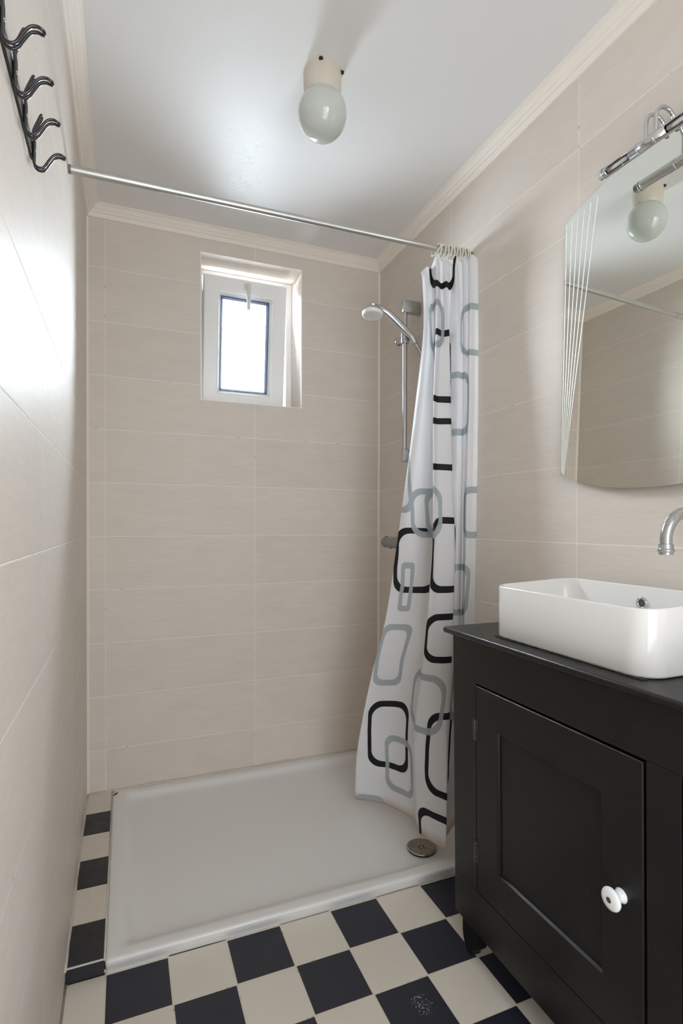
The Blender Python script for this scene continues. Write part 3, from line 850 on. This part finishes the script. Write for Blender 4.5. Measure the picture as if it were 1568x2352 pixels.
# ================================================================== COAT HOOK RAIL
hr = empty('coat_hook_rail', (XL, 0.8, 1.70))
tag(hr, 'black metal rail of double coat hooks on the left wall', 'coat hooks')
bm = bmesh.new(); add_box(bm, (XL + 0.0005, 0.48, 1.7115), (XL + 0.0040, 0.982, 1.7360), bev=0.0012)
obj('rail_plate', bm, M_BLACKMETAL, hr)
HP = [(-0.1225, 1.7775), (-0.1260, 1.7690), (-0.1305, 1.7575), (-0.1325, 1.7500), (-0.1318, 1.7400), (-0.1318, 1.7280), (-0.1322, 1.7130), (-0.1322, 1.7035), (-0.1300, 1.6985),
      (-0.1260, 1.6957), (-0.1205, 1.6962), (-0.1165, 1.7000), (-0.1115, 1.7090), (-0.1062, 1.7175), (-0.1010, 1.7222), (-0.0955, 1.7235), (-0.0920, 1.7225)]
def hook(y):
    h = 0.0042
    a = [Vector((x, y - h, z)) for x, z in HP]; b = [Vector((x, y + h, z)) for x, z in HP]
    # a single wire bent back on itself: closed loops at both tips
    def tipend(p, q, s):
        d = (p - q).normalized()
        return [p + d * 0.0026 + Vector((0, s * -0.0022, 0)), p + d * 0.0036, p + d * 0.0026 + Vector((0, s * 0.0022, 0))]
    ma, mb = (a[-1] + b[-1]) / 2, (a[-2] + b[-2]) / 2
    na, nb = (a[0] + b[0]) / 2, (a[1] + b[1]) / 2
    loop = a + [ma + (ma - mb).normalized() * 0.003 + Vector((0, -0.0025, 0)), ma + (ma - mb).normalized() * 0.003 + Vector((0, 0.0025, 0))] + b[::-1] \
        + [na + (na - nb).normalized() * 0.003 + Vector((0, 0.0025, 0)), na + (na - nb).normalized() * 0.003 + Vector((0, -0.0025, 0))]
    bm = bmesh.new(); add_tube(bm, smooth_path(loop, 4, closed=True), 0.0020, 10, closed=True)
    add_box(bm, (XL + 0.0035, y - 0.0052, 1.7130), (XL + 0.0062, y + 0.0052, 1.7345), bev=0.001)
    o = obj('hook', bm, M_BLACKMETAL, hr, smooth=True, angle=50)
    bm = bmesh.new(); add_lathe(bm, [(0.0, 0.0028), (0.0016, 0.0024), (0.0024, 0.001), (0.0025, -0.0012)], (XL + 0.0062, y, 1.7235), (1, 0, 0), 16)
    s = obj('screw', bm, M_SCREW, o, smooth=True); s['label'] = 'bright steel screw head'
for y in (0.9734, 0.8940, 0.8146, 0.7352, 0.6558, 0.5764): hook(y)
place(hr)

# ================================================================== MIRROR
mir = empty('wall_mirror', (XR, 0.875, 1.222))
tag(mir, 'frameless mirror with arched top and bottom and cut lines', 'mirror')
def mirX(z): return 1.1297 - (1.9618 - z) * 0.0223
MYC, MH = 0.876, 0.2748
def arc(y, zc, zedge):
    k = ((y - MYC) / MH) ** 2
    return zc + (zedge - zc) * (0.80 * k + 0.20 * k * k)
outl = []
N = 40
for i in range(N + 1):
    y = MYC + MH - 2 * MH * i / N; outl.append((y, arc(y, 2.0155, 1.9618)))
for i in range(N + 1):
    y = MYC - MH + 2 * MH * i / N; outl.append((y, arc(y, 1.2205, 1.2690)))
bm = bmesh.new()
fr_ = [bm.verts.new((mirX(z), y, z)) for y, z in outl]
bm.faces.new(fr_)
obj('mirror_glass', bm, M_MIRROR, mir)
bm = bmesh.new()
a = [bm.verts.new((mirX(z), y, z)) for y, z in outl]; b = [bm.verts.new((mirX(z) + 0.0045, y, z)) for y, z in outl]
for k in range(len(a)): bm.faces.new((a[k], a[(k + 1) % len(a)], b[(k + 1) % len(a)], b[k]))
bm.faces.new(b)
obj('glass_edge', bm, M_EDGE, mir)
TOPS = [(1.1457, 1.9566), (1.1258, 1.9591), (1.1057, 1.9673), (1.0851, 1.9707), (1.0637, 1.9758), (1.0414, 1.9801)]
for k, (ty, tz) in enumerate(TOPS):
    by, bz = 1.1462 - 0.0018 * k, 1.280 - 0.002 * k
    bm = bmesh.new()
    w0, w1 = 0.0026, 0.0007
    def P(y, z, off): return bm.verts.new((mirX(z) - off, y, z))
    l0, m0, r0 = P(ty + w0, tz, 0.0002), P(ty, tz, 0.0009), P(ty - w0, tz, 0.0002)
    l1, m1, r1 = P(by + w1, bz, 0.0002), P(by, bz, 0.0005), P(by - w1, bz, 0.0002)
    bm.faces.new((l0, m0, m1, l1)); bm.faces.new((m0, r0, r1, m1)); bm.faces.new((l0, r0, m0)); bm.faces.new((l1, m1, r1))
    obj('cut_line', bm, M_ETCH, mir)
for a_, b_ in (((0.64, 1.30), (0.68, 1.33)), ((1.07, 1.30), (1.11, 1.33)), ((0.80, 1.88), (0.95, 1.91))):
    bm = bmesh.new(); add_box(bm, (mirX(a_[1]) + 0.0045, a_[0], a_[1]), (XR, b_[0], b_[1]))
    obj('wall_bracket', bm, M_DARKGAP, mir)
place(mir)

# ------------------------------------------------------------------ mirror lamp
ml = empty('mirror_lamp', (1.07, 0.80, 1.975))
tag(ml, 'chrome tube lamp on two bent arms above the mirror', 'mirror lamp')
LX, LZ, LR = 1.0700, 1.9790, 0.0122
def lz(y): return LZ - 0.004 * (0.97 - y) / 0.2
bm = bmesh.new()
OPEN = [(0.895, 0.956), (0.742, 0.805)]            # openings in the tube facing the room, slightly up from below
ys = [0.9680]
for a_, b_ in OPEN: ys += [b_, a_]
ys += [0.58]
seg = 28
def ringverts(y): return [bm.verts.new((LX + LR * math.cos(2 * PI * k / seg), y, lz(y) + LR * math.sin(2 * PI * k / seg))) for k in range(seg)]
rv = [ringverts(y) for y in ys]
k0, k1 = int(seg * 0.47), int(seg * 0.74)          # cut facing -x and a little downwards
for i in range(len(ys) - 1):
    cut = i % 2 == 1
    for k in range(seg):
        if cut and k0 <= k < k1: continue
        bm.faces.new((rv[i][k], rv[i][(k + 1) % seg], rv[i + 1][(k + 1) % seg], rv[i + 1][k]))
tube = obj('lamp_tube', bm, M_CHROME, ml, smooth=True, angle=50)
s = tube.modifiers.new('wall', 'SOLIDIFY'); s.thickness = 0.0012; s.offset = -1
for y in (0.968, 0.8735, 0.8325):
    bm = bmesh.new(); add_lathe(bm, [(LR - 0.001, -0.0009), (LR + 0.0004, -0.0007), (LR + 0.0004, 0.0007), (LR - 0.001, 0.0009)], (LX, y, lz(y)), (0, 1, 0), 32)
    obj('joint_ring', bm, M_CHROME, ml, smooth=True)
for a_, b_ in OPEN:
    bm = bmesh.new()
    n1, n2 = 14, 10
    grid = []
    for i in range(n1 + 1):
        y = a_ + (b_ - a_) * i / n1; row = []
        for j in range(n2 + 1):
            an = 2 * PI * (0.43 + 0.35 * j / n2)
            rr = 0.0078 + 0.0008 * random.random()
            row.append(bm.verts.new((LX + 0.003 + rr * math.cos(an), y, lz(y) + 0.002 + rr * math.sin(an))))
        grid.append(row)
    for i in range(n1):
        for j in range(n2): bm.faces.new((grid[i][j], grid[i + 1][j], grid[i + 1][j + 1], grid[i][j + 1]))
    obj('reflector', bm, M_REFLECTOR, ml, smooth=True)
    bm = bmesh.new()
    ym = (a_ + b_) / 2
    add_lathe(bm, [(0.0, -0.022), (0.0042, -0.019), (0.0048, 0.0), (0.0045, 0.018), (0.0030, 0.024), (0.0, 0.026)], (LX - 0.002, ym - 0.002, lz(ym) - 0.002), (0, 1, 0), 20)
    for q in range(4): add_lathe(bm, [(0.0050, 0.0), (0.0056, 0.0008), (0.0050, 0.0016)], (LX - 0.002, a_ + 0.012 + q * 0.0035, lz(ym) - 0.002), (0, 1, 0), 16)
    obj('halogen_bulb', bm, M_CLEAR, ml, smooth=True)
bm = bmesh.new()
add_lathe(bm, [(0.0, 0.0145), (0.0085, 0.014), (0.0105, 0.012), (0.0112, 0.009), (0.0106, 0.0085), (0.0112, 0.007), (0.0106, 0.0055), (0.0112, 0.004), (0.0108, 0.0), (0.0, 0.0)], (LX, 0.9685, lz(0.9685)), (0, 1, 0), 32)
obj('clear_end_cap', bm, M_CLEAR, ml, smooth=True)['label'] = 'clear plastic end cap'
for y in (0.8570, 0.8330):
    bm = bmesh.new()
    top = 2.0480
    ctrl = [(LX, y, lz(y) + 0.006), (LX, y, 2.005), (LX + 0.0005, y, top - 0.026)] + [(LX + 0.0285 - 0.028 * math.cos(PI * q / 8), y - 0.001 * q / 8, top - 0.026 + 0.026 * math.sin(PI * q / 8)) for q in range(1, 8)] + [(LX + 0.0565, y - 0.001, top - 0.028), (LX + 0.0567, y - 0.001, 2.014), (LX + 0.0567, y - 0.001, 2.008)]
    add_tube(bm, smooth_path(ctrl, 7), 0.0046, 16)
    obj('bent_arm', bm, M_CHROME, ml, smooth=True, angle=60)
place(ml)

# ================================================================== BATHROOM CABINET
cab = empty('bathroom_cabinet', (0.98, 0.66, 0.0))
tag(cab, 'black painted wooden cabinet with panelled door under the basin', 'cabinet')
CYF, CYN, CXB = 1.2210, 0.10, XR - 0.004           # far side, near side, back
CZ0, CZ1, TOPZ = 0.0978, 0.8420, 0.8587
def XF(z): return 0.827 - 0.0143 * z                 # the front leans out a hair towards the top
def slab(bm, y0, y1, z0, z1, d0, d1, bev=0.0):
    """box on the front plane: d0/d1 = depth behind the front plane"""
    vs = []
    for d in (d0, d1):
        for y in (y0, y1):
            for z in (z0, z1): vs.append(bm.verts.new((XF(z) + d, y, z)))
    q = [(0, 1, 3, 2), (4, 6, 7, 5), (0, 4, 5, 1), (2, 3, 7, 6), (0, 2, 6, 4), (1, 5, 7, 3)]
    fs = [bm.faces.new([vs[i] for i in f]) for f in q]
    if bev: bmesh.ops.bevel(bm, geom=list({e for f in fs for e in f.edges}), offset=bev, segments=2, profile=0.5, affect='EDGES')
DY1, DY0, DZ0, DZ1 = 1.1220, 0.6530, 0.2085, 0.7295   # door
bm = bmesh.new()
fr_t = 0.024
slab(bm, CYN, CYF, DZ1 + 0.006, CZ1, 0, fr_t, 0.0015)                 # top rail
slab(bm, CYN, CYF, CZ0, DZ0 - 0.001, 0, fr_t, 0.0015)                 # bottom rail
slab(bm, DY1 + 0.0012, CYF, DZ0 - 0.001, DZ1 + 0.006, 0, fr_t, 0.0012)  # far stile
slab(bm, 0.585, DY0 - 0.0065, DZ0 - 0.001, DZ1 + 0.006, 0, fr_t, 0.0015)  # middle stile
slab(bm, CYN, 0.16, DZ0 - 0.001, DZ1 + 0.006, 0, fr_t, 0.0015)
add_box(bm, (0.836, CYF - 0.018, CZ0), (CXB, CYF - 0.0005, CZ1))            # far side board
add_box(bm, (0.836, CYN, CZ0), (CXB, CYN + 0.018, CZ1))
add_box(bm, (CXB - 0.01, CYN, CZ0), (CXB, CYF, CZ1))
add_box(bm, (0.86, CYN, CZ0), (CXB, CYF - 0.02, CZ0 + 0.015))
obj('carcass', bm, M_BLACK, cab)
# top board with a rounded front edge
bm = bmesh.new()
add_box(bm, (0.7985, CYN - 0.02, TOPZ - 0.0165), (CXB, 1.2470, TOPZ), bev=0.0065, seg=4)
obj('cabinet_top', bm, M_BLACK, cab, smooth=True, angle=40)
# door: stiles and rails round a recessed panel
def door(y0, y1, z0, z1, pa, pb, pz0, pz1, knob_y=None, name='door'):
    bm = bmesh.new()
    R = lambda ya, yb, za, zb, d: [bm.verts.new((XF(z) + d, y, z)) for y, z in ((ya, za), (yb, za), (yb, zb), (ya, zb))]
    L = [R(y0, y1, z0, z1, 0.022), R(y0, y1, z0, z1, 0.0015), R(y0 + 0.0015, y1 - 0.0015, z0 + 0.0015, z1 - 0.0015, 0.0),
         R(pa, pb, pz0, pz1, 0.0), R(pa + 0.0015, pb - 0.0015, pz0 + 0.0015, pz1 - 0.0015, 0.0010), R(pa + 0.0035, pb - 0.0035, pz0 + 0.0045, pz1 - 0.002, 0.0075)]
    for a, b in zip(L, L[1:]):
        for k in range(4): bm.faces.new((a[k], a[(k + 1) % 4], b[(k + 1) % 4], b[k]))
    d = obj(name, bm, M_BLACK, cab)
    bm = bmesh.new(); slab(bm, pa - 0.01, pb + 0.01, pz0 - 0.01, pz1 + 0.01, 0.0078, 0.015)
    obj('door_panel', bm, M_BLACK, d)
    return d
d1 = door(DY0, DY1, DZ0, DZ1, 0.7385, 1.0420, 0.2960, 0.6390)
d2 = door(0.165, 0.580, DZ0, DZ1, 0.25, 0.50, 0.2960, 0.6390)
def knob(y, z, parent):
    kx = XF(z)
    bm = bmesh.new()
    add_lathe(bm, [(0.0, 0.0), (0.0125, 0.0), (0.0130, 0.002), (0.0098, 0.007), (0.0082, 0.012), (0.0090, 0.016), (0.0150, 0.0195), (0.0192, 0.0225), (0.0200, 0.0255), (0.0185, 0.0285), (0.0130, 0.0305), (0.0060, 0.0312), (0.0, 0.0312)], (kx, y, z), (-1, 0, 0), 40)
    k = obj('knob', bm, M_KNOB, parent, smooth=True); k['label'] = 'white porcelain knob with brass pin'
    bm = bmesh.new(); add_lathe(bm, [(0.0, 0.0326), (0.0040, 0.0322), (0.0052, 0.0315), (0.0054, 0.030)], (kx, y, z), (-1, 0, 0), 24)
    obj('knob_pin', bm, M_BRASS, k, smooth=True)
knob(0.6960, 0.4735, d1); knob(0.53, 0.46, d2)
for z0, z1 in ((0.5925, 0.6440), (0.2820, 0.3370)):
    bm = bmesh.new()
    slab(bm, DY1 - 0.0065, DY1 + 0.0105, z0, z1, -0.0018, 0.001, 0.0005)
    for q in range(5):
        za = z0 + (z1 - z0) * q / 5; zb = z0 + (z1 - z0) * (q + 1) / 5 - 0.0008
        add_tube(bm, [(XF(za) - 0.0028, DY1 + 0.002, za), (XF(zb) - 0.0028, DY1 + 0.002, zb)], 0.0034, 12)
    h = obj('hinge', bm, M_HINGE, d1, smooth=True, angle=40); h['label'] = 'paint-covered butt hinge'
# feet: curved bracket blocks set back under the carcass
def foot(y0, y1, flip=False):
    bm = bmesh.new()
    prof = [(0.0, CZ0 + 0.004), (0.0, 0.046), (0.004, 0.026), (0.012, 0.010), (0.020, 0.0), (0.040, 0.0), (0.044, 0.012), (0.050, 0.022), (0.060, 0.026), (0.066, 0.034), (0.068, 0.052), (0.075, CZ0 + 0.004)]
    A = []; B = []
    for dy, z in prof:
        y = (y1 - dy) if not flip else (y0 + dy)
        A.append(bm.verts.new((0.8440, y, z))); B.append(bm.verts.new((0.8720, y, z)))
    n = len(A)
    for k in range(n): bm.faces.new((A[k], A[(k + 1) % n], B[(k + 1) % n], B[k]))
    bm.faces.new(A); bm.faces.new(B[::-1])
    obj('foot', bm, M_BLACK, cab)
foot(1.12, 1.2130); foot(0.105, 0.19, True)
for y in (1.185, 0.13):
    bm = bmesh.new(); add_box(bm, (1.08, y - 0.025, 0.0), (CXB - 0.002, y + 0.025, CZ0 + 0.004)); obj('foot', bm, M_BLACK, cab)
place(cab)

# ================================================================== BASIN
bas = empty('vessel_basin', (0.975, 0.88, TOPZ))
tag(bas, 'white ceramic counter basin with rounded corners on the black cabinet', 'basin')
BX0, BX1, BY0, BY1 = 0.8455, 1.1000, 0.6660, 1.1010
def rim_z(x): return 0.9840 + (x - BX0) * 0.042
bm = bmesh.new()
def bring(ins, r, zf, n=10):
    return [bm.verts.new((x, y, zf(x))) for x, y in rrect(BX0 + ins, BX1 - ins, BY0 + ins, BY1 - ins, r, n)]
fl = TOPZ + 0.0005
L = [bring(0.006, 0.044, lambda x: fl), bring(0.002, 0.047, lambda x: fl + 0.002), bring(0.0, 0.048, lambda x: fl + 0.006),
     bring(0.0, 0.048, lambda x: rim_z(x) - 0.0035), bring(0.0012, 0.047, lambda x: rim_z(x) - 0.0008), bring(0.0035, 0.046, lambda x: rim_z(x)),
     bring(0.0065, 0.044, lambda x: rim_z(x) - 0.0004), bring(0.0085, 0.043, lambda x: rim_z(x) - 0.0025),
     bring(0.0100, 0.042, lambda x: fl + 0.055), bring(0.0150, 0.040, lambda x: fl + 0.036), bring(0.028, 0.036, lambda x: fl + 0.024), bring(0.050, 0.030, lambda x: fl + 0.019), bring(0.09, 0.02, lambda x: fl + 0.017)]
for a, b in zip(L, L[1:]):
    n = len(a)
    for k in range(n): bm.faces.new((a[k], a[(k + 1) % n], b[(k + 1) % n], b[k]))
bm.faces.new(L[-1]); bm.faces.new(L[0][::-1])
obj('basin_body', bm, M_BASIN, bas, smooth=True, angle=60)
bm = bmesh.new()
add_lathe(bm, [(0.0085, -0.001), (0.0090, 0.0022), (0.0115, 0.0030), (0.0138, 0.0016), (0.0142, -0.001)], (BX1 - 0.0096, 0.8764, 0.9560), (-1, 0, 0), 36)
ov = obj('overflow_ring', bm, M_CHROME, bas, smooth=True)
bm = bmesh.new()
add_lathe(bm, [(0.0, 0.0004), (0.0087, 0.0004)], (BX1 - 0.0096, 0.8764, 0.9560), (-1, 0, 0), 24)
obj('overflow_hole', bm, plain('overflow_dark', (0.10, 0.09, 0.075), 0.5, noise=0.4, nscale=90), ov)
bm = bmesh.new()
add_lathe(bm, [(0.0, 0.0035), (0.024, 0.003), (0.029, 0.0)], (0.975, 0.88, fl + 0.0172), (0, 0, 1), 32)
obj('waste_plug', bm, M_CHROME, bas, smooth=True)
# patchy dark strips filling the gap under the front edge
y = 1.085
while y > 0.68:
    if y > 1.02 or y < 0.72 or random.random() < 0.55:
        hgt = random.uniform(0.0014, 0.0030) if (y > 1.02 or y < 0.72) else 0.0010
        bm = bmesh.new(); add_box(bm, (BX0 + 0.001 - random.uniform(0, 0.003), y - 0.012, TOPZ - 0.0003), (BX0 + 0.012, y, TOPZ + hgt)); obj('gap_strip', bm, M_DARKGAP, bas)
    y -= 0.011
place(bas)

# ================================================================== WALL FAUCET
fa = empty('wall_faucet', (XR, 0.745, 1.14))
tag(fa, 'curved chrome spout reaching out of the wall over the basin', 'faucet')
FY, FX, FZ, FR = 0.7505, 1.0000, 1.0925, 0.0112
bm = bmesh.new()
ctrl = [(FX, FY, FZ), (FX, FY, FZ + 0.012)]
RA = 0.052
for k in range(13):
    a = PI - PI / 2 * k / 12
    ctrl.append((FX + RA + RA * math.cos(a), FY - 0.004 * k / 12, FZ + 0.014 + RA * math.sin(a)))
ctrl.append((XR, FY - 0.006, FZ + 0.014 + RA))
add_tube(bm, ctrl, FR, 28)
add_lathe(bm, [(0.0, 0.0), (0.028, 0.0), (0.028, 0.004), (0.020, 0.010), (FR, 0.012)], (XR, FY - 0.006, FZ + 0.014 + RA), (-1, 0, 0), 36)
obj('spout', bm, M_CHROME_DULL, fa, smooth=True, angle=60)
bm = bmesh.new()
add_lathe(bm, [(FR, 0.004), (0.0134, 0.003), (0.0136, -0.0055), (0.0142, -0.0065), (0.0160, -0.0085), (0.0160, -0.0105), (0.0142, -0.0125), (0.0132, -0.0130), (0.0130, -0.0175), (0.0110, -0.0180), (0.0, -0.0170)], (FX, FY, FZ), (0, 0, 1), 36)
obj('aerator', bm, M_CHROME_DULL, fa, smooth=True, angle=35)
place(fa)
